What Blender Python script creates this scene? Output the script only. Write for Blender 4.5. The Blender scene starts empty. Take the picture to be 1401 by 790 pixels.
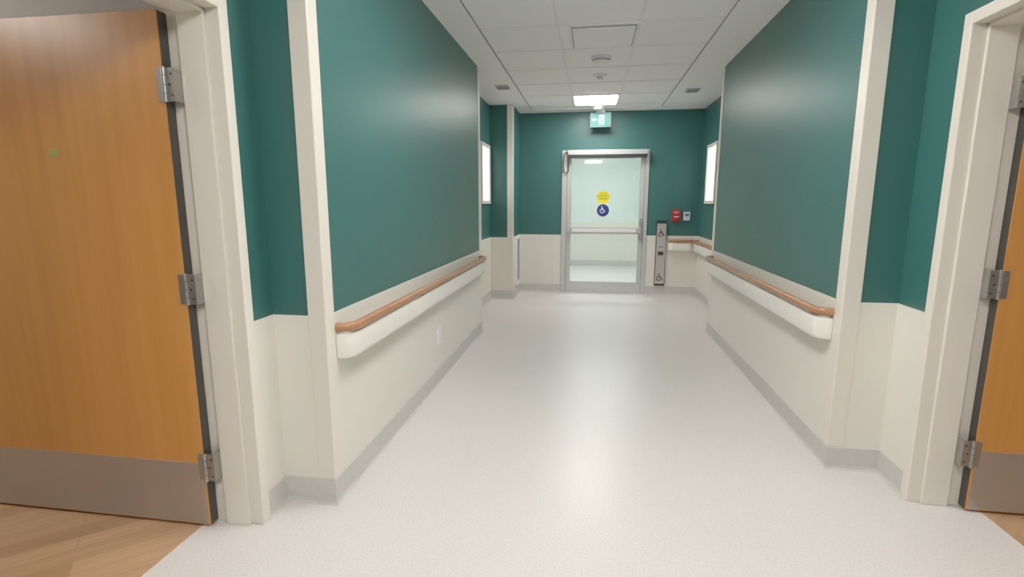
import bpy, bmesh, math
from mathutils import Vector, Matrix

S = bpy.context.scene
S.view_settings.view_transform = 'Standard'
S.view_settings.look = 'None'
S.view_settings.exposure = 0.0
S.view_settings.gamma = 1.18

# ------------------------------------------------------------ materials
def mat(name, col, rough=0.5, metal=0.0, spec=0.5, emis=None, estr=0.0, coat=0.0, var=0.0, vscale=6.0, bump=0.0, bscale=200.0):
    m = bpy.data.materials.new(name); m.use_nodes = True
    nt = m.node_tree; b = nt.nodes['Principled BSDF']
    b.inputs['Roughness'].default_value = rough
    b.inputs['Metallic'].default_value = metal
    b.inputs['Specular IOR Level'].default_value = spec
    b.inputs['Coat Weight'].default_value = coat
    b.inputs['Base Color'].default_value = (*col, 1)
    tc = nt.nodes.new('ShaderNodeTexCoord')
    if var > 0:
        n = nt.nodes.new('ShaderNodeTexNoise'); n.inputs['Scale'].default_value = vscale
        n.inputs['Detail'].default_value = 4
        nt.links.new(tc.outputs['Object'], n.inputs['Vector'])
        r = nt.nodes.new('ShaderNodeValToRGB')
        r.color_ramp.elements[0].position = 0.3; r.color_ramp.elements[1].position = 0.7
        r.color_ramp.elements[0].color = (*[c*(1-var) for c in col], 1)
        r.color_ramp.elements[1].color = (*[min(1, c*(1+var)) for c in col], 1)
        nt.links.new(n.outputs['Fac'], r.inputs['Fac'])
        nt.links.new(r.outputs['Color'], b.inputs['Base Color'])
    if bump > 0:
        n2 = nt.nodes.new('ShaderNodeTexNoise'); n2.inputs['Scale'].default_value = bscale
        nt.links.new(tc.outputs['Object'], n2.inputs['Vector'])
        bp = nt.nodes.new('ShaderNodeBump'); bp.inputs['Strength'].default_value = bump
        bp.inputs['Distance'].default_value = 0.002
        nt.links.new(n2.outputs['Fac'], bp.inputs['Height'])
        nt.links.new(bp.outputs['Normal'], b.inputs['Normal'])
    if emis:
        b.inputs['Emission Color'].default_value = (*emis, 1)
        b.inputs['Emission Strength'].default_value = estr
    return m

def wood(name, c1, c2, scale, rough=0.35, coat=0.3):
    m = bpy.data.materials.new(name); m.use_nodes = True
    nt = m.node_tree; b = nt.nodes['Principled BSDF']
    tc = nt.nodes.new('ShaderNodeTexCoord'); mp = nt.nodes.new('ShaderNodeMapping')
    mp.inputs['Scale'].default_value = scale
    n = nt.nodes.new('ShaderNodeTexNoise'); n.inputs['Scale'].default_value = 1.0; n.inputs['Detail'].default_value = 6
    n.inputs['Distortion'].default_value = 0.4
    r = nt.nodes.new('ShaderNodeValToRGB')
    r.color_ramp.elements[0].position = 0.25; r.color_ramp.elements[1].position = 0.75
    r.color_ramp.elements[0].color = (*c1, 1); r.color_ramp.elements[1].color = (*c2, 1)
    nt.links.new(tc.outputs['Object'], mp.inputs['Vector']); nt.links.new(mp.outputs['Vector'], n.inputs['Vector'])
    nt.links.new(n.outputs['Fac'], r.inputs['Fac']); nt.links.new(r.outputs['Color'], b.inputs['Base Color'])
    b.inputs['Roughness'].default_value = rough; b.inputs['Coat Weight'].default_value = coat
    b.inputs['Coat Roughness'].default_value = 0.25
    return m

def brushed(name, col, rough):
    m = mat(name, col, rough, metal=0.8); nt = m.node_tree; b = nt.nodes['Principled BSDF']
    tc = nt.nodes.new('ShaderNodeTexCoord'); mp = nt.nodes.new('ShaderNodeMapping'); mp.inputs['Scale'].default_value = (1.5, 1.5, 220)
    n = nt.nodes.new('ShaderNodeTexNoise'); n.inputs['Scale'].default_value = 1; n.inputs['Detail'].default_value = 2
    mr = nt.nodes.new('ShaderNodeMapRange'); mr.inputs['To Min'].default_value = rough-0.03; mr.inputs['To Max'].default_value = rough+0.03
    nt.links.new(tc.outputs['Object'], mp.inputs['Vector']); nt.links.new(mp.outputs['Vector'], n.inputs['Vector'])
    nt.links.new(n.outputs['Fac'], mr.inputs['Value']); nt.links.new(mr.outputs['Result'], b.inputs['Roughness'])
    return m

def floor_vinyl():
    m = bpy.data.materials.new('speckled_vinyl'); m.use_nodes = True
    nt = m.node_tree; b = nt.nodes['Principled BSDF']
    tc = nt.nodes.new('ShaderNodeTexCoord')
    v = nt.nodes.new('ShaderNodeTexNoise'); v.inputs['Scale'].default_value = 110; v.inputs['Detail'].default_value = 1
    r = nt.nodes.new('ShaderNodeValToRGB')
    r.color_ramp.elements[0].position = 0.28; r.color_ramp.elements[0].color = (0.60, 0.57, 0.54, 1)
    r.color_ramp.elements[1].position = 0.46; r.color_ramp.elements[1].color = (0.68, 0.65, 0.622, 1)
    e = r.color_ramp.elements.new(0.70); e.color = (0.70, 0.672, 0.645, 1)
    nt.links.new(tc.outputs['Object'], v.inputs['Vector']); nt.links.new(v.outputs['Fac'], r.inputs['Fac'])
    nt.links.new(r.outputs['Color'], b.inputs['Base Color'])
    b.inputs['Roughness'].default_value = 0.32
    return m

def floor_plank():
    m = bpy.data.materials.new('wood_plank_vinyl'); m.use_nodes = True
    nt = m.node_tree; b = nt.nodes['Principled BSDF']
    tc = nt.nodes.new('ShaderNodeTexCoord'); mp = nt.nodes.new('ShaderNodeMapping')
    mp.inputs['Rotation'].default_value = (0, 0, math.radians(-42))
    br = nt.nodes.new('ShaderNodeTexBrick'); br.inputs['Scale'].default_value = 1.0
    br.inputs['Brick Width'].default_value = 0.9; br.inputs['Row Height'].default_value = 0.09
    br.inputs['Mortar Size'].default_value = 0.001
    br.inputs['Color1'].default_value = (0.66, 0.40, 0.22, 1); br.inputs['Color2'].default_value = (0.46, 0.26, 0.13, 1)
    br.inputs['Mortar'].default_value = (0.35, 0.2, 0.12, 1)
    mp2 = nt.nodes.new('ShaderNodeMapping'); mp2.inputs['Scale'].default_value = (3, 45, 1)
    n = nt.nodes.new('ShaderNodeTexNoise'); n.inputs['Scale'].default_value = 1.0; n.inputs['Detail'].default_value = 5
    mx = nt.nodes.new('ShaderNodeMix'); mx.data_type = 'RGBA'; mx.blend_type = 'MULTIPLY'; mx.inputs[0].default_value = 0.4
    nt.links.new(tc.outputs['Object'], mp.inputs['Vector']); nt.links.new(mp.outputs['Vector'], br.inputs['Vector'])
    nt.links.new(mp.outputs['Vector'], mp2.inputs['Vector']); nt.links.new(mp2.outputs['Vector'], n.inputs['Vector'])
    nt.links.new(br.outputs['Color'], mx.inputs[6]); nt.links.new(n.outputs['Fac'], mx.inputs[7])
    nt.links.new(mx.outputs[2], b.inputs['Base Color']); b.inputs['Roughness'].default_value = 0.4
    return m

TEAL = mat('teal_paint', (0.028, 0.125, 0.114), 0.40, spec=0.5, var=0.02, vscale=2, bump=0.06, bscale=350)
CREAM = mat('cream_enamel', (0.77, 0.725, 0.645), 0.34)
WAINS = mat('wainscot_sheet', (0.76, 0.735, 0.655), 0.34, var=0.01, bump=0.04, bscale=250)
BASE = mat('grey_cove_base', (0.57, 0.55, 0.52), 0.42, var=0.03, vscale=30)
GYP = mat('white_ceiling_paint', (0.93, 0.92, 0.91), 0.7, var=0.01)
TILE = mat('acoustic_tile', (0.92, 0.915, 0.91), 0.85, var=0.01, vscale=90, bump=0.15, bscale=150)
TBAR = mat('tbar_white', (0.84, 0.83, 0.82), 0.5, var=0.01)
REVEAL = mat('shadow_reveal', (0.34, 0.34, 0.34), 0.7, var=0.02)
WHITE = mat('white_plastic', (0.82, 0.81, 0.79), 0.35, var=0.01)
OFFW = mat('offwhite_bumper', (0.82, 0.795, 0.735), 0.32, var=0.01)
GREYP = mat('grey_plastic', (0.46, 0.47, 0.47), 0.5, var=0.05)
DARK = mat('dark_rubber', (0.02, 0.02, 0.022), 0.5, var=0.05)
STEEL = mat('steel_trim', (0.58, 0.56, 0.54), 0.32, metal=0.85, var=0.05, vscale=40)
KICK = brushed('brushed_kick_plate', (0.48, 0.475, 0.47), 0.33)
HINGE = mat('hinge_steel', (0.36, 0.35, 0.33), 0.35, metal=0.8, var=0.05, vscale=40)
ALU = mat('anodised_aluminium', (0.58, 0.58, 0.57), 0.38, metal=0.5, var=0.03, vscale=20)
MAPLE = wood('maple_veneer', (0.52, 0.215, 0.045), (0.63, 0.285, 0.07), (16, 16, 1.0), 0.32)
RAILW = wood('handrail_wood', (0.34, 0.15, 0.06), (0.43, 0.20, 0.085), (12, 12, 12), 0.4, 0.2)
VINYL = floor_vinyl(); PLANK = floor_plank()
ROOMW = mat('room_paint', (0.68, 0.67, 0.64), 0.6, var=0.01)
MINT = mat('pale_mint_paint', (0.72, 0.79, 0.76), 0.5, var=0.01)
RED = mat('alarm_red', (0.40, 0.012, 0.02), 0.35, var=0.03)
YEL = mat('sticker_yellow', (0.85, 0.76, 0.02), 0.5, var=0.02)
BLUE = mat('sticker_blue', (0.016, 0.035, 0.24), 0.5, var=0.03)
GREEN = mat('exit_green', (0.0, 0.14, 0.115), 0.4, emis=(0.0, 0.30, 0.25), estr=0.3)
SIGNW = mat('exit_white', (0.6, 0.75, 0.78), 0.4, emis=(0.5, 0.95, 0.98), estr=0.35)
BRASS = mat('label_green_gold', (0.34, 0.34, 0.08), 0.4, var=0.1, vscale=50)
SCREEN = mat('lcd_screen', (0.12, 0.2, 0.24), 0.2, var=0.03)
EDGE = mat('door_edge_dark', (0.05, 0.045, 0.04), 0.5, var=0.1, vscale=20)
DK = mat('print_black', (0.03, 0.03, 0.02), 0.6, var=0.02)
LAMP = mat('lamp_diffuser', (0.9, 0.9, 0.88), 0.5, emis=(1.0, 0.965, 0.935), estr=31.5)
LAMPR = mat('room_lamp_diffuser', (0.9, 0.9, 0.88), 0.5, emis=(1.0, 0.93, 0.85), estr=12.0)
LAMPF = mat('far_lamp_diffuser', (0.9, 0.9, 0.88), 0.5, emis=(0.97, 1.0, 0.98), estr=23.0)
GLOWGL = mat('glowing_obscure_glass', (0.8, 0.82, 0.82), 0.2, emis=(0.95, 0.98, 1.0), estr=1.1)  # pane itself emits, standing in for light behind it; solid wall at its back
def glassmat():
    m = bpy.data.materials.new('clear_glass'); m.use_nodes = True
    nt = m.node_tree; nt.nodes.clear()
    o = nt.nodes.new('ShaderNodeOutputMaterial'); t = nt.nodes.new('ShaderNodeBsdfTransparent')
    t.inputs['Color'].default_value = (0.92, 0.96, 0.945, 1)
    g = nt.nodes.new('ShaderNodeBsdfGlossy'); g.inputs['Roughness'].default_value = 0.02
    x = nt.nodes.new('ShaderNodeMixShader'); x.inputs[0].default_value = 0.07
    nt.links.new(t.outputs[0], x.inputs[1]); nt.links.new(g.outputs[0], x.inputs[2]); nt.links.new(x.outputs[0], o.inputs[0])
    return m
GLASS = glassmat()

# ------------------------------------------------------------ mesh builder
class MB:
    def __init__(s): s.v = []; s.f = []; s.m = []; s.mats = []
    def mi(s, m):
        if m not in s.mats: s.mats.append(m)
        return s.mats.index(m)
    def add(s, vs, fs, m):
        o = len(s.v); s.v += [tuple(v) for v in vs]
        i = s.mi(m)
        for f in fs: s.f.append([k+o for k in f]); s.m.append(i)
        return s
    def box(s, x0, x1, y0, y1, z0, z1, m):
        x0, x1 = sorted((x0, x1)); y0, y1 = sorted((y0, y1)); z0, z1 = sorted((z0, z1))
        vs = [(x0,y0,z0),(x1,y0,z0),(x1,y1,z0),(x0,y1,z0),(x0,y0,z1),(x1,y0,z1),(x1,y1,z1),(x0,y1,z1)]
        return s.add(vs, [(0,3,2,1),(4,5,6,7),(0,1,5,4),(1,2,6,5),(2,3,7,6),(3,0,4,7)], m)
    def cyl(s, c, r, h, axis, m, n=28, r2=None):
        if r2 is None: r2 = r
        A = {'x': (Vector((0,1,0)), Vector((0,0,1)), Vector((1,0,0))),
             'y': (Vector((0,0,1)), Vector((1,0,0)), Vector((0,1,0))),
             'z': (Vector((1,0,0)), Vector((0,1,0)), Vector((0,0,1)))}[axis]
        c = Vector(c); vs = []
        for k, rr in ((-0.5, r), (0.5, r2)):
            for i in range(n):
                t = 2*math.pi*i/n
                vs.append(c + A[2]*h*k + A[0]*rr*math.cos(t) + A[1]*rr*math.sin(t))
        fs = [tuple(range(n-1, -1, -1)), tuple(range(n, 2*n))]
        for i in range(n):
            j = (i+1) % n; fs.append((i, j, n+j, n+i))
        return s.add(vs, fs, m)
    def rings(s, rings, m, cap=True, closed=True):
        n = len(rings[0]); vs = [p for r in rings for p in r]; fs = []
        for k in range(len(rings)-1):
            for i in range(n):
                j = (i+1) % n
                fs.append((k*n+i, k*n+j, (k+1)*n+j, (k+1)*n+i))
        if cap:
            fs.append(tuple(range(n-1, -1, -1))); fs.append(tuple(range((len(rings)-1)*n, len(rings)*n)))
        return s.add(vs, fs, m)
    def tube(s, pts, r, m, n=8):
        pts = [Vector(p) for p in pts]; rr = []
        for i, p in enumerate(pts):
            t = (pts[min(i+1, len(pts)-1)] - pts[max(i-1, 0)]).normalized()
            u = t.cross(Vector((0.13, 0.27, 0.95))).normalized(); w = t.cross(u)
            rr.append([p + (u*math.cos(2*math.pi*k/n) + w*math.sin(2*math.pi*k/n))*r for k in range(n)])
        return s.rings(rr, m)
    def sweep(s, path, prof, m):
        P = [Vector((p[0], p[1])) for p in path]; rr = []
        for i, p in enumerate(P):
            d1 = (P[i]-P[i-1]).normalized() if i > 0 else None
            d2 = (P[i+1]-P[i]).normalized() if i < len(P)-1 else None
            if d1 is None: d1 = d2
            if d2 is None: d2 = d1
            n1 = Vector((d1.y, -d1.x)); n2 = Vector((d2.y, -d2.x))
            n = (n1+n2).normalized(); k = 1/max(0.3, n.dot(n1))
            rr.append([(p.x+n.x*o*k, p.y+n.y*o*k, z) for o, z in prof])
        return s.rings(rr, m)
    def strip(s, path, z0, z1, a, b, m):
        return s.sweep(path, [(a, z0), (b, z0), (b, z1), (a, z1)], m)
    def finish(s, name, bevel=0.0, smooth=False, seg=2):
        me = bpy.data.meshes.new(name); me.from_pydata(s.v, [], s.f)
        for m in s.mats: me.materials.append(m)
        for p, i in zip(me.polygons, s.m): p.material_index = i
        bm = bmesh.new(); bm.from_mesh(me); bmesh.ops.recalc_face_normals(bm, faces=bm.faces); bm.to_mesh(me); bm.free()
        if smooth:
            for p in me.polygons: p.use_smooth = True
            me.set_sharp_from_angle(angle=math.radians(38))
        o = bpy.data.objects.new(name, me); S.collection.objects.link(o)
        if bevel:
            b = o.modifiers.new('bev', 'BEVEL'); b.width = bevel; b.segments = seg; b.limit_method = 'ANGLE'; b.angle_limit = math.radians(40)
        return o

def empty(name, loc):
    e = bpy.data.objects.new(name, None); e.location = loc; e.empty_display_size = 0.1
    S.collection.objects.link(e); return e
def parent(o, e):
    bpy.context.view_layer.update()
    o.parent = e; o.matrix_parent_inverse = Matrix.Translation(-Vector(e.location)); return o
def text(name, body, size, loc, m, par=None, ext=0.0004):
    c = bpy.data.curves.new(name, 'FONT'); c.body = body; c.size = size; c.align_x = 'CENTER'; c.align_y = 'CENTER'; c.extrude = ext
    c.materials.append(m)
    o = bpy.data.objects.new(name, c); o.location = loc; o.rotation_euler = (math.pi/2, 0, 0); S.collection.objects.link(o)
    if par: parent(o, par)
    return o

# ------------------------------------------------------------ dimensions
CZ = 2.69; WZ = 0.89; BZ = 0.125
XL, XR = -1.14, 1.254
YB = 7.90
YL0, YL1 = 2.03, 5.23
YR0, YR1 = 2.727, 5.60
XLD, XRD = -1.385, 1.50     # door-wall planes
XLR, XRR = -1.42, 1.555     # far alcoves
LJ, RJ = 1.83, 2.45         # hinge-side jamb planes
DH = 2.085
T = 0.20

Lpath = [(XLD, LJ+0.04), (XLD, YL0), (XL, YL0), (XL, YL1), (XLR, YL1), (XLR, 7.18), (-1.10, 7.18), (-1.10, YB)]
Rpath = [(XRD, RJ+0.04), (XRD, YR0), (XR, YR0), (XR, YR1), (XRR, YR1), (XRR, YB)]
w = MB(); w.strip(Lpath, 0, CZ+0.1, -T, 0, TEAL)
w.strip([(XLD, -3.2), (XLD, LJ-1.25)], 0, CZ+0.1, -T, 0, TEAL)
w.box(XLD-T, XLD, LJ-1.25, LJ+0.04, DH+0.04, CZ+0.1, TEAL)
w.finish('wall_left')
w = MB(); w.strip(Rpath, 0, CZ+0.1, 0, T, TEAL)
w.strip([(XRD, -3.2), (XRD, RJ-1.25)], 0, CZ+0.1, 0, T, TEAL)
w.box(XRD, XRD+T, RJ-1.25, RJ+0.04, DH+0.04, CZ+0.1, TEAL)
w.finish('wall_right')
DX0, DX1 = -0.455, 0.815
w = MB(); w.box(-1.45, DX0+0.02, YB, YB+0.15, 0, CZ+0.1, TEAL)
w.box(DX1-0.02, 1.85, YB, YB+0.15, 0, CZ+0.1, TEAL)
w.box(DX0+0.02, DX1-0.02, YB, YB+0.15, 2.13, CZ+0.1, TEAL)
w.finish('wall_back')
MB().box(-1.65, 1.8, -3.35, -3.2, 0, CZ+0.1, ROOMW).finish('wall_front')

w = MB(); w.strip(Lpath, BZ-0.01, WZ, 0, 0.004, WAINS); w.strip([(XLD, -3.2), (XLD, LJ-1.26)], BZ-0.01, WZ, 0, 0.004, WAINS); w.finish('trim_1')
w = MB(); w.strip(Rpath, BZ-0.01, WZ, -0.004, 0, WAINS); w.strip([(XRD, -3.2), (XRD, RJ-1.26)], BZ-0.01, WZ, -0.004, 0, WAINS); w.finish('trim_2')
w = MB(); w.box(-1.10, DX0+0.01, YB-0.004, YB, BZ, WZ, WAINS); w.box(DX1-0.01, XRR, YB-0.004, YB, BZ, WZ, WAINS); w.finish('trim_3')
cove = [(0, 0), (0.022, 0), (0.012, 0.008), (0.008, 0.02), (0.008, BZ-0.006), (0.004, BZ), (0, BZ)]
coveR = [(-a, z) for a, z in cove]
w = MB(); w.sweep(Lpath, cove, BASE); w.sweep([(XLD, -3.2), (XLD, LJ-1.26)], cove, BASE); w.finish('baseboard_left')
w = MB(); w.sweep(Rpath, coveR, BASE); w.sweep([(XRD, -3.2), (XRD, RJ-1.26)], coveR, BASE); w.finish('baseboard_right')
w = MB(); w.sweep([(-1.10, YB), (DX0, YB)], cove, BASE); w.sweep([(DX1, YB), (XRR, YB)], cove, BASE); w.finish('baseboard_back')

# floors
MB().box(-1.63, 1.77, -3.3, YB+0.1, -0.1, 0, VINYL).finish('floor')
MB().box(-5.2, -1.63, -3.3, 2.1, -0.1, 0, PLANK).finish('floor_room_left')
MB().box(1.77, 5.2, -3.3, 2.75, -0.1, 0, PLANK).finish('floor_room_right')
MB().box(-2.2, 2.4, YB+0.1, 11.6, -0.1, 0, VINYL).finish('floor_vestibule')

# side rooms and far vestibule shells
w = MB(); w.box(-5.2, XLD-T, 1.93, 2.03, 0, 2.6, ROOMW); w.box(-5.2, -5.1, -3.3, 1.93, 0, 2.6, ROOMW); w.box(-5.1, XLD-T, -3.3, -3.2, 0, 2.6, ROOMW); w.finish('wall_room_left')
w = MB(); w.box(XRD+T, 5.2, 2.58, 2.68, 0, 2.6, ROOMW); w.box(5.1, 5.2, -3.3, 2.58, 0, 2.6, ROOMW); w.box(XRD+T, 5.1, -3.3, -3.2, 0, 2.6, ROOMW); w.finish('wall_room_right')
MB().box(-5.2, XLD-T, -3.3, 2.03, 2.6, 2.7, GYP).finish('ceiling_room_left')
MB().box(XRD+T, 5.2, -3.3, 2.68, 2.6, 2.7, GYP).finish('ceiling_room_right')
w = MB(); w.box(-2.2, -2.1, YB+0.15, 11.5, 0, CZ, MINT); w.box(2.3, 2.4, YB+0.15, 11.5, 0, CZ, MINT)
w.box(-2.2, 2.4, 11.4, 11.5, 0, CZ, MINT); w.box(-2.1, 2.3, 11.385, 11.4, 0.1, 0.95, WAINS); w.box(-2.1, 2.3, 11.38, 11.4, 0, 0.12, BASE); w.finish('wall_vestibule')
MB().box(-2.2, 2.4, YB+0.1, 11.5, CZ, CZ+0.1, GYP).finish('ceiling_vestibule')

# ceiling with gypsum border and lay-in grid
GX = [-0.90, -0.29, 0.32, 0.93]
rows = [3.48+0.65*k for k in range(-10, 7)]
GY0, GY1 = rows[0], 7.66
w = MB()
w.box(-1.7, GX[0], -3.3, YB+0.1, CZ, CZ+0.1, GYP); w.box(GX[3], 1.85, -3.3, YB+0.1, CZ, CZ+0.1, GYP)
w.box(GX[0], GX[3], -3.3, GY0, CZ, CZ+0.1, GYP); w.box(GX[0], GX[3], GY1, YB+0.1, CZ, CZ+0.1, GYP)
w.box(GX[0], GX[3], GY0, GY1, CZ+0.012, CZ+0.04, TILE)
for x in GX[1:3]: w.box(x-0.011, x+0.011, GY0, GY1, CZ+0.007, CZ+0.012, TBAR)
for y in rows[1:]: w.box(GX[0], GX[3], y-0.011, y+0.011, CZ+0.0075, CZ+0.012, TBAR)
w.box(GX[0], GX[0]+0.010, GY0, GY1, CZ+0.004, CZ+0.012, REVEAL); w.box(GX[3]-0.010, GX[3], GY0, GY1, CZ+0.004, CZ+0.012, REVEAL)  # thin grey strips colour in the shade of the gap along the grid
w.finish('ceiling')

def troffer(x0, x1, y0, y1, z=CZ+0.012, m=LAMP, drop=0.034):
    w = MB(); w.box(x0, x1, y0, y1, z-0.012, z, TBAR)
    w.box(x0+0.02, x1-0.02, y0+0.02, y1-0.02, z-drop, z-0.010, m)
    return w.finish('ceiling_light')
troffer(-0.27, 0.30, rows[-2]+0.02, rows[-1]-0.02, drop=0.018)
for k in (8, 5, 2):
    troffer(-0.27, 0.30, rows[k]+0.02, rows[k+1]-0.02, drop=0.045)  # lenses shaped deeper so their glowing sides brighten the ceiling
troffer(-3.9, -3.3, 0.2, 1.4, 2.6, LAMPR); troffer(3.4, 4.0, 0.6, 1.8, 2.6, LAMPR)
troffer(-0.6, 0.9, 9.2, 9.8, CZ, LAMPF)

# air diffuser
w = MB(); w.box(-0.215, 0.325, 4.14, 4.70, CZ-0.004, CZ+0.010, TBAR); w.box(-0.19, 0.30, 4.165, 4.675, CZ-0.012, CZ-0.004, REVEAL)
w.box(-0.180, 0.290, 4.175, 4.665, CZ-0.020, CZ-0.010, TILE); w.finish('air_diffuser', 0.002)
def detector(x, y, r, name='smoke_detector'):
    w = MB(); w.cyl((x, y, CZ+0.004), r, 0.03, 'z', WHITE); w.cyl((x, y, CZ-0.018), r*0.82, 0.016, 'z', GREYP, r2=r*0.9)
    w.cyl((x, y, CZ-0.034), r*0.6, 0.016, 'z', WHITE, r2=r*0.85); w.finish(name, 0.002, True)
detector(0.05, 5.08, 0.095)
detector(0.05, 7.52, 0.09)
def sprinkler(x, y):
    w = MB(); w.cyl((x, y, CZ+0.004), 0.07, 0.012, 'z', WHITE, r2=0.075); w.cyl((x, y, CZ-0.008), 0.03, 0.03, 'z', WHITE)
    w.cyl((x, y, CZ-0.03), 0.035, 0.004, 'z', STEEL); w.box(x-0.014, x-0.010, y-0.003, y+0.003, CZ-0.03, CZ, STEEL); w.box(x+0.010, x+0.014, y-0.003, y+0.003, CZ-0.03, CZ, STEEL)
    w.finish('sprinkler_head', 0, True)
sprinkler(0.05, 5.74); sprinkler(0.05, 2.9)
for (x, y) in ((-1.05, 6.1), (1.14, 6.6)):
    w = MB(); w.box(x-0.075, x+0.075, y-0.085, y+0.085, CZ-0.012, CZ, GREYP)
    for i in range(5): w.box(x-0.06, x+0.06, y-0.066+i*0.03, y-0.052+i*0.03, CZ-0.018, CZ-0.012, REVEAL)
    w.finish('ceiling_vent')

# ------------------------------------------------------------ corner guards
def guard(cx, cy, sx, sy, wing=0.075, t=0.006, z0=BZ, z1=CZ):
    w = MB(); w.box(cx-sx*t, cx+sx*wing, cy-sy*t, cy, z0, z1, CREAM); w.box(cx-sx*t, cx, cy, cy+sy*wing, z0, z1, CREAM)
    return w.finish('corner_guard', 0.0025)
guard(XL, YL0, -1, 1); guard(XR, YR0, 1, 1)
guard(XL, YL1, -1, -1); guard(XR, YR1, 1, -1); guard(-1.10, 7.18, -1, 1)

# ------------------------------------------------------------ handrails
def arcpath(a, b, n, d):
    a = Vector(a); b = Vector(b); n = Vector(n); t = (b-a).normalized(); pts = []
    r = d
    for i in range(7):
        p = math.pi/2*i/6; pts.append(a + t*r - t*math.cos(p)*r + n*math.sin(p)*r)
    for i in range(7):
        p = math.pi/2*(1-i/6); pts.append(b - t*r + t*math.cos(p)*r + n*math.sin(p)*r)
    return pts
def handrail(a, b, n, name='handrail'):
    w = MB()
    a2 = Vector(a); b2 = Vector(b); t = (b2-a2).normalized(); nn = Vector(n)
    H = 0.058; th = 0.013; zc = 0.730
    prof = []
    for i in range(16):
        p = 2*math.pi*i/16
        cx = math.copysign(abs(math.cos(p))**0.6, math.cos(p))*th; cz = math.copysign(abs(math.sin(p))**0.35, math.sin(p))*H
        prof.append((cx, zc+cz))
    w.sweep(arcpath(a, b, n, 0.062), prof, OFFW)
    A = a2 + t*0.03; B = b2 - t*0.03
    p0 = A; p1 = B + nn*0.050
    w.box(p0.x, p1.x, p0.y, p1.y, zc-0.045, zc+0.045, OFFW)
    prof = [(math.cos(2*math.pi*i/14)*0.021, 0.818+math.sin(2*math.pi*i/14)*0.022) for i in range(14)]
    w.sweep(arcpath(a, b, n, 0.068), prof, RAILW)
    L = (B-A).length; k = max(2, int(L/0.8)+1)
    for i in range(k):
        c = A + t*(0.1 + (L-0.2)*i/(k-1))
        q0 = c - t*0.02; q1 = c + t*0.02 + nn*0.066
        w.box(q0.x, q1.x, q0.y, q1.y, 0.77, 0.806, GREYP)
    return w.finish(name, 0, True)
handrail((XL+0.005, YL0+0.09), (XL+0.005, YL1-0.09), (1, 0))
handrail((XR-0.005, YR0+0.09), (XR-0.005, YR1-0.09), (-1, 0))
handrail((1.14, YB-0.005), (1.485, YB-0.005), (0, -1))
handrail((XRR-0.005, 5.75), (XRR-0.005, 7.80), (-1, 0))

# ------------------------------------------------------------ hinged wood doors
def side_frame(xw, sgn, yj, name='door_frame'):
    w = MB(); xf = xw + sgn*0.015; xb = xw - sgn*(T+0.012); yo = yj-1.21
    for (ya, yb, d) in ((yj, yj+0.05, -1), (yo-0.05, yo, 1)):
        w.box(xf, xb, ya, yb, 0, DH+0.05, CREAM)
        ys = yj if d < 0 else yo
        w.box(xf-sgn*0.055, xb+sgn*0.06, ys, ys+d*0.016, 0, DH, CREAM)
    w.box(xf, xb, yo, yj, DH, DH+0.05, CREAM)
    w.box(xf-sgn*0.055, xb+sgn*0.06, yo, yj, DH-0.016, DH, CREAM)
    return w.finish(name, 0.004)
def leaf_obj(x0, sgn, yj, lab=False):
    x1 = x0 - sgn*1.19; y1 = yj-0.006; y0 = y1-0.045
    w = MB(); w.box(x0, x1, y0, y1, 0.012, DH-0.012, MAPLE)
    w.box(x0-sgn*0.008, x1+sgn*0.015, y0-0.0015, y0, 0.016, 0.295, KICK)
    w.box(x0-sgn*0.008, x1+sgn*0.015, y1, y1+0.0015, 0.016, 0.295, KICK)
    w.box(x0, x0+sgn*0.0015, y0+0.004, y1, 0.014, DH-0.014, EDGE)
    hx = x1+sgn*0.07
    for yy, d in ((y0, -1), (y1, 1)):
        w.cyl((hx, yy+d*0.006, 1.0), 0.028, 0.012, 'y', HINGE); w.cyl((hx, yy+d*0.022, 1.0), 0.009, 0.04, 'y', HINGE)
        w.box(hx-0.009, hx+sgn*0.12, yy+d*0.036, yy+d*0.050, 0.99, 1.01, HINGE)
    if lab:
        w.box(-2.075, -2.125, y0-0.002, y0, 1.558, 1.588, BRASS)
    for z in (0.28, 1.04, 1.81):
        w.cyl((x0+sgn*0.010, y0-0.006, z), 0.0085, 0.125, 'z', HINGE, 12)
        for q in (-0.032, 0, 0.032): w.cyl((x0+sgn*0.010, y0-0.006, z+q), 0.009, 0.002, 'z', DARK, 12)
        w.box(x0-sgn*0.024, x0+sgn*0.005, y0-0.004, y0, z-0.06, z+0.06, HINGE)
        w.box(x0+sgn*0.010, x0+sgn*0.050, y0-0.004, y0+0.001, z-0.06, z+0.06, HINGE)
        w.box(x0+sgn*0.045, x0+sgn*0.050, y0, y1+0.003, z-0.06, z+0.06, HINGE)
        for i in (-1, 0, 1):
            w.cyl((x0+sgn*(0.030+0.008*(i % 2)), y0-0.005, z+i*0.038), 0.004, 0.003, 'y', DARK, 10)
    return w.finish('door_%d' % (1 if sgn > 0 else 2), 0.001)
side_frame(XLD, 1, LJ); leaf_obj(-1.585, 1, LJ, True)
side_frame(XRD, -1, RJ); leaf_obj(1.70, -1, RJ)

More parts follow.
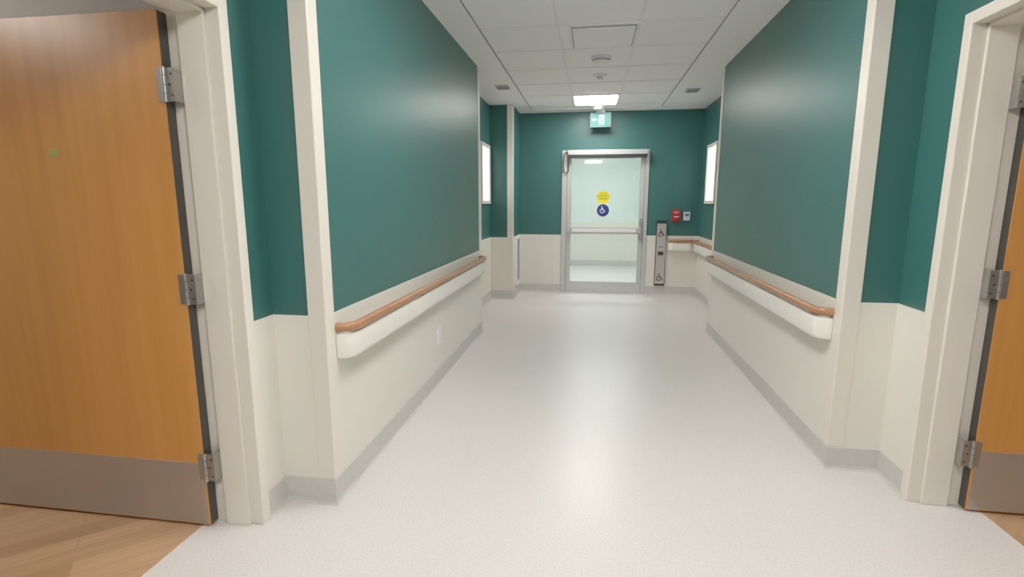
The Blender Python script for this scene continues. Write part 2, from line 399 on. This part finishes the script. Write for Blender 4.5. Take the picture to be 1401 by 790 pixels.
# closed door in the left alcove
w = MB(); w.box(XLR, XLR+0.03, 5.36, 5.41, 0, 2.14, CREAM); w.box(XLR, XLR+0.03, 6.40, 6.45, 0, 2.14, CREAM); w.box(XLR, XLR+0.03, 5.41, 6.40, 2.09, 2.14, CREAM)
w.box(XLR, XLR+0.012, 5.41, 6.40, 0.01, 2.09, MAPLE); w.box(XLR+0.012, XLR+0.014, 5.43, 6.38, 0.02, 0.28, KICK)
w.cyl((XLR+0.03, 5.48, 1.0), 0.01, 0.05, 'x', HINGE); w.box(XLR+0.05, XLR+0.062, 5.47, 5.60, 0.99, 1.01, HINGE)
w.finish('door_3', 0.002)
def window(x, n, y0, y1, idx, z0=1.36, z1=2.14):
    w = MB(); f = 0.045
    w.box(x, x+n*0.03, y0, y0+f, z0, z1, CREAM); w.box(x, x+n*0.03, y1-f, y1, z0, z1, CREAM)
    w.box(x, x+n*0.03, y0+f, y1-f, z0, z0+f, CREAM); w.box(x, x+n*0.03, y0+f, y1-f, z1-f, z1, CREAM)
    w.box(x, x+n*0.012, y0+f, y1-f, z0+f, z1-f, GLOWGL)
    w.finish('window_%d' % idx, 0.003)
window(XLR, 1, 6.53, 7.08, 1); window(XRR, -1, 6.92, 7.48, 2)

# ------------------------------------------------------------ back door
e = empty('door_4', (0.2, YB, 0))
w = MB(); ft = 2.145; jw = 0.055
w.box(DX0, DX0+jw+0.02, YB-0.02, YB+0.12, 0, ft, ALU); w.box(DX1-jw, DX1, YB-0.02, YB+0.12, 0, ft, ALU); w.box(DX0+jw, DX1-jw, YB-0.02, YB+0.12, ft-jw, ft, ALU)
parent(w.finish('frame', 0.003), e)
lx0, lx1 = DX0+jw+0.024, DX1-jw-0.004; ly0, ly1 = YB+0.0, YB+0.045
gx0, gx1 = lx0+0.055, lx1-0.055; lt = ft-jw-0.005
w = MB(); w.box(lx0, gx0, ly0, ly1, 0.01, lt, ALU); w.box(gx1, lx1, ly0, ly1, 0.01, lt, ALU)
w.box(gx0, gx1, ly0, ly1, 0.01, 0.17, ALU); w.box(gx0, gx1, ly0, ly1, lt-0.06, lt, ALU); w.box(gx0, gx1, ly0+0.005, ly1-0.005, 0.905, 1.01, ALU)
w.box(lx0-0.003, lx0+0.001, ly0+0.002, ly1, 0.01, lt, DARK); w.box(lx1-0.001, lx1+0.003, ly0+0.002, ly1, 0.01, lt, DARK)
w.box(gx0, gx0+0.006, ly0-0.001, ly1, 0.17, lt-0.06, GREYP); w.box(gx1-0.006, gx1, ly0-0.001, ly1, 0.17, lt-0.06, GREYP); w.box(gx0, gx1, ly0-0.001, ly1, 0.165, 0.172, GREYP)
parent(w.finish('leaf_rails', 0.001), e)
parent(MB().box(gx0, gx1, YB+0.018, YB+0.026, 0.17, lt-0.06, GLASS).finish('glass_pane'), e)
w = MB(); w.box(lx0+0.03, lx1-0.05, YB-0.055, YB-0.02, 0.935, 0.985, WHITE); w.box(lx0+0.02, lx0+0.09, YB-0.06, ly0, 0.92, 1.0, GREYP); w.box(lx1-0.1, lx1-0.02, YB-0.06, ly0, 0.92, 1.0, GREYP)
w.tube([(lx1-0.03, YB, 1.10), (lx1-0.03, YB-0.06, 1.09), (lx1-0.03, YB-0.07, 1.0), (lx1-0.03, YB-0.06, 0.86), (lx1-0.03, YB, 0.85)], 0.010, STEEL)
w.box(lx1-0.045, lx1-0.012, YB-0.012, YB, 0.82, 1.14, HINGE)
parent(w.finish('panic_bar', 0.004), e)
w = MB(); w.box(DX0+0.09, DX1-0.04, YB-0.13, YB-0.02, 2.055, 2.135, ALU); w.box(DX0+0.095, DX1-0.045, YB-0.134, YB-0.03, 2.03, 2.07, DARK)
w.box(0.2, 0.6, YB-0.07, YB-0.05, 2.015, 2.03, GREYP)
parent(w.finish('door_operator', 0.004), e)
loop = [(DX0+0.10, YB-0.05, 2.09), (DX0+0.06, YB-0.05, 2.115), (DX0+0.03, YB-0.05, 2.09), (DX0+0.022, YB-0.045, 2.0), (DX0+0.020, YB-0.045, 1.90)]
for i in range(1, 9):
    t = i/9*math.pi
    loop.append((DX0+0.058-0.038*math.cos(t), YB-0.045, 1.86-0.05*math.sin(t)))
loop += [(DX0+0.096, YB-0.045, 1.90), (DX0+0.100, YB-0.045, 2.0), (DX0+0.10, YB-0.045, 2.06)]
w = MB(); w.tube(loop, 0.007, DARK)
w.box(DX0+0.015, DX0+0.045, YB-0.035, YB-0.02, 1.84, 1.88, GREYP)
parent(w.finish('cable_loop', 0, True), e)
w = MB(); w.cyl((0.165, YB+0.016, 1.455), 0.098, 0.003, 'y', YEL, 40)
w.cyl((0.165, YB+0.016, 1.26), 0.098, 0.003, 'y', WHITE, 40); w.cyl((0.165, YB+0.0145, 1.26), 0.092, 0.003, 'y', BLUE, 40)
parent(w.finish('stickers', 0, True), e)
text('sticker_text_1', 'CAUTION', 0.026, (0.165, YB+0.013, 1.512), DK, e)
text('sticker_text_2', 'AUTOMATIC', 0.034, (0.165, YB+0.013, 1.472), DK, e)
text('sticker_text_3', 'DOOR', 0.040, (0.165, YB+0.013, 1.432), DK, e)
def wheelchair(w, cx, cy, cz, s, m, r=0.07):
    R = r*s
    w.cyl((cx-0.1*s, cy, cz+0.62*s), 0.11*s, 0.002, 'y', m, 16)
    w.tube([(cx-0.1*s, cy, cz+0.45*s), (cx-0.05*s, cy, cz-0.02*s), (cx+0.28*s, cy, cz-0.04*s), (cx+0.42*s, cy, cz-0.42*s), (cx+0.58*s, cy, cz-0.38*s)], R, m, 6)
    w.tube([(cx-0.08*s, cy, cz+0.22*s), (cx+0.22*s, cy, cz+0.20*s)], R*0.8, m, 6)
    w.tube([(cx-0.05*s+0.38*s*math.cos(t), cy, cz-0.24*s+0.38*s*math.sin(t)) for t in [math.radians(115+i*15) for i in range(15)]], R*0.8, m, 6)
w = MB(); wheelchair(w, 0.155, YB+0.013, 1.27, 0.075, WHITE, 0.09); parent(w.finish('wheelchair_icon'), e)

# ------------------------------------------------------------ back-wall fixtures
w = MB(); x0, x1 = 0.955, 1.105
w.box(x0, x1, YB-0.03, YB-0.004, 0.14, 1.11, DARK); w.box(x0+0.008, x1-0.008, YB-0.036, YB-0.03, 0.17, 1.07, STEEL)
for zc in (0.93, 0.27): wheelchair(w, (x0+x1)/2-0.005, YB-0.038, zc, 0.085, DK, 0.09)
w.box(x0+0.035, x1-0.035, YB-0.038, YB-0.036, 0.60, 0.655, DK); w.box(x0+0.045, x1-0.045, YB-0.038, YB-0.036, 0.72, 0.73, DK)
w.finish('door_actuator_plate', 0.002)
w = MB(); x = 1.225; z = 1.19
w.box(x-0.06, x+0.06, YB-0.05, YB, z-0.085, z+0.085, RED); w.box(x-0.036, x+0.036, YB-0.054, YB-0.05, z+0.036, z+0.058, WHITE); w.box(x-0.033, x+0.033, YB-0.056, YB-0.052, z+0.044, z+0.056, RED)
w.box(x-0.034, x+0.034, YB-0.068, YB-0.05, z-0.026, z-0.014, WHITE); w.box(x-0.012, x+0.012, YB-0.06, YB-0.05, z-0.07, z-0.04, RED)
w.finish('fire_alarm_pull_station', 0.004)
w = MB(); x = 1.38; z = 1.18
w.box(x-0.045, x+0.045, YB-0.025, YB, z-0.06, z+0.06, WHITE); w.box(x-0.03, x+0.03, YB-0.027, YB-0.025, z-0.005, z+0.04, SCREEN)
w.box(x-0.025, x-0.005, YB-0.028, YB-0.025, z-0.04, z-0.02, GREYP); w.box(x+0.005, x+0.025, YB-0.028, YB-0.025, z-0.04, z-0.02, GREYP)
w.finish('thermostat', 0.004)
w = MB(); X = -1.096
w.box(X, X+0.03, 7.42, 7.46, 0.17, 0.88, WHITE); w.box(X, X+0.03, 7.76, 7.80, 0.17, 0.88, WHITE); w.box(X, X+0.03, 7.46, 7.76, 0.17, 0.21, WHITE); w.box(X, X+0.03, 7.46, 7.76, 0.84, 0.88, WHITE)
w.box(X, X+0.004, 7.46, 7.76, 0.21, 0.84, DARK)
for i in range(20): w.box(X+0.004, X+0.014, 7.46, 7.76, 0.222+i*0.031, 0.228+i*0.031, GREYP)
w.finish('return_air_grille', 0.001)
w = MB(); X = XL+0.004; y = 3.68; z = 0.37
w.box(X, X+0.009, y-0.038, y+0.038, z-0.06, z+0.06, WHITE)
for dz in (-0.024, 0.024):
    w.box(X+0.009, X+0.011, y-0.017, y+0.017, z+dz-0.016, z+dz+0.016, WHITE)
    w.box(X+0.011, X+0.0115, y-0.008, y-0.006, z+dz-0.006, z+dz+0.006, GREYP); w.box(X+0.011, X+0.0115, y+0.006, y+0.008, z+dz-0.006, z+dz+0.006, GREYP)
w.finish('electrical_outlet', 0.001)

# ------------------------------------------------------------ exit sign
w = MB(); cx, cy, cz = 0.09, 7.70, 2.54
w.box(cx-0.145, cx+0.145, cy-0.025, cy+0.025, cz-0.10, cz+0.10, GREYP)
w.box(cx-0.14, cx+0.14, cy-0.028, cy-0.025, cz-0.095, cz+0.095, GREEN)
w.box(cx-0.06, cx+0.06, cy-0.02, cy+0.02, cz+0.10, CZ, WHITE)
w.box(cx-0.02, cx+0.05, cy-0.030, cy-0.028, cz-0.065, cz+0.065, SIGNW)
Y = cy-0.032
w.cyl((cx+0.015, Y, cz+0.042), 0.011, 0.003, 'y', GREEN, 14)
w.tube([(cx+0.013, Y, cz+0.028), (cx+0.018, Y, cz-0.01), (cx-0.002, Y, cz-0.033), (cx-0.010, Y, cz-0.055)], 0.007, GREEN, 6)
w.tube([(cx+0.018, Y, cz-0.01), (cx+0.034, Y, cz-0.03), (cx+0.028, Y, cz-0.055)], 0.007, GREEN, 6)
w.tube([(cx-0.008, Y, cz+0.005), (cx+0.012, Y, cz+0.022), (cx+0.036, Y, cz+0.005)], 0.005, GREEN, 6)
w.box(cx-0.105, cx-0.05, cy-0.030, cy-0.028, cz-0.007, cz+0.007, SIGNW)
w.add([(cx-0.12, cy-0.030, cz), (cx-0.09, cy-0.030, cz+0.025), (cx-0.09, cy-0.030, cz-0.025)], [(0, 1, 2)], SIGNW)
w.finish('exit_sign', 0.001)

# ------------------------------------------------------------ world + camera
wd = bpy.data.worlds.new('world'); S.world = wd; wd.use_nodes = True
wd.node_tree.nodes['Background'].inputs[0].default_value = (0.8, 0.85, 0.9, 1); wd.node_tree.nodes['Background'].inputs[1].default_value = 0.3
f = 700.0; th = math.atan(118/f); ps = math.atan(109.5/f*math.cos(th))
R = Vector((math.cos(ps), math.sin(ps), 0)); F = Vector((-math.sin(ps)*math.cos(th), math.cos(ps)*math.cos(th), -math.sin(th))); U = R.cross(F)
cam = bpy.data.cameras.new('camera'); cam.sensor_width = 36; cam.lens = 36*f/1401; cam.clip_start = 0.05
co = bpy.data.objects.new('camera', cam); S.collection.objects.link(co)
M = Matrix((R, U, -F)).transposed().to_4x4(); M.translation = Vector((0, 0, 1.38)); co.matrix_world = M
S.camera = co
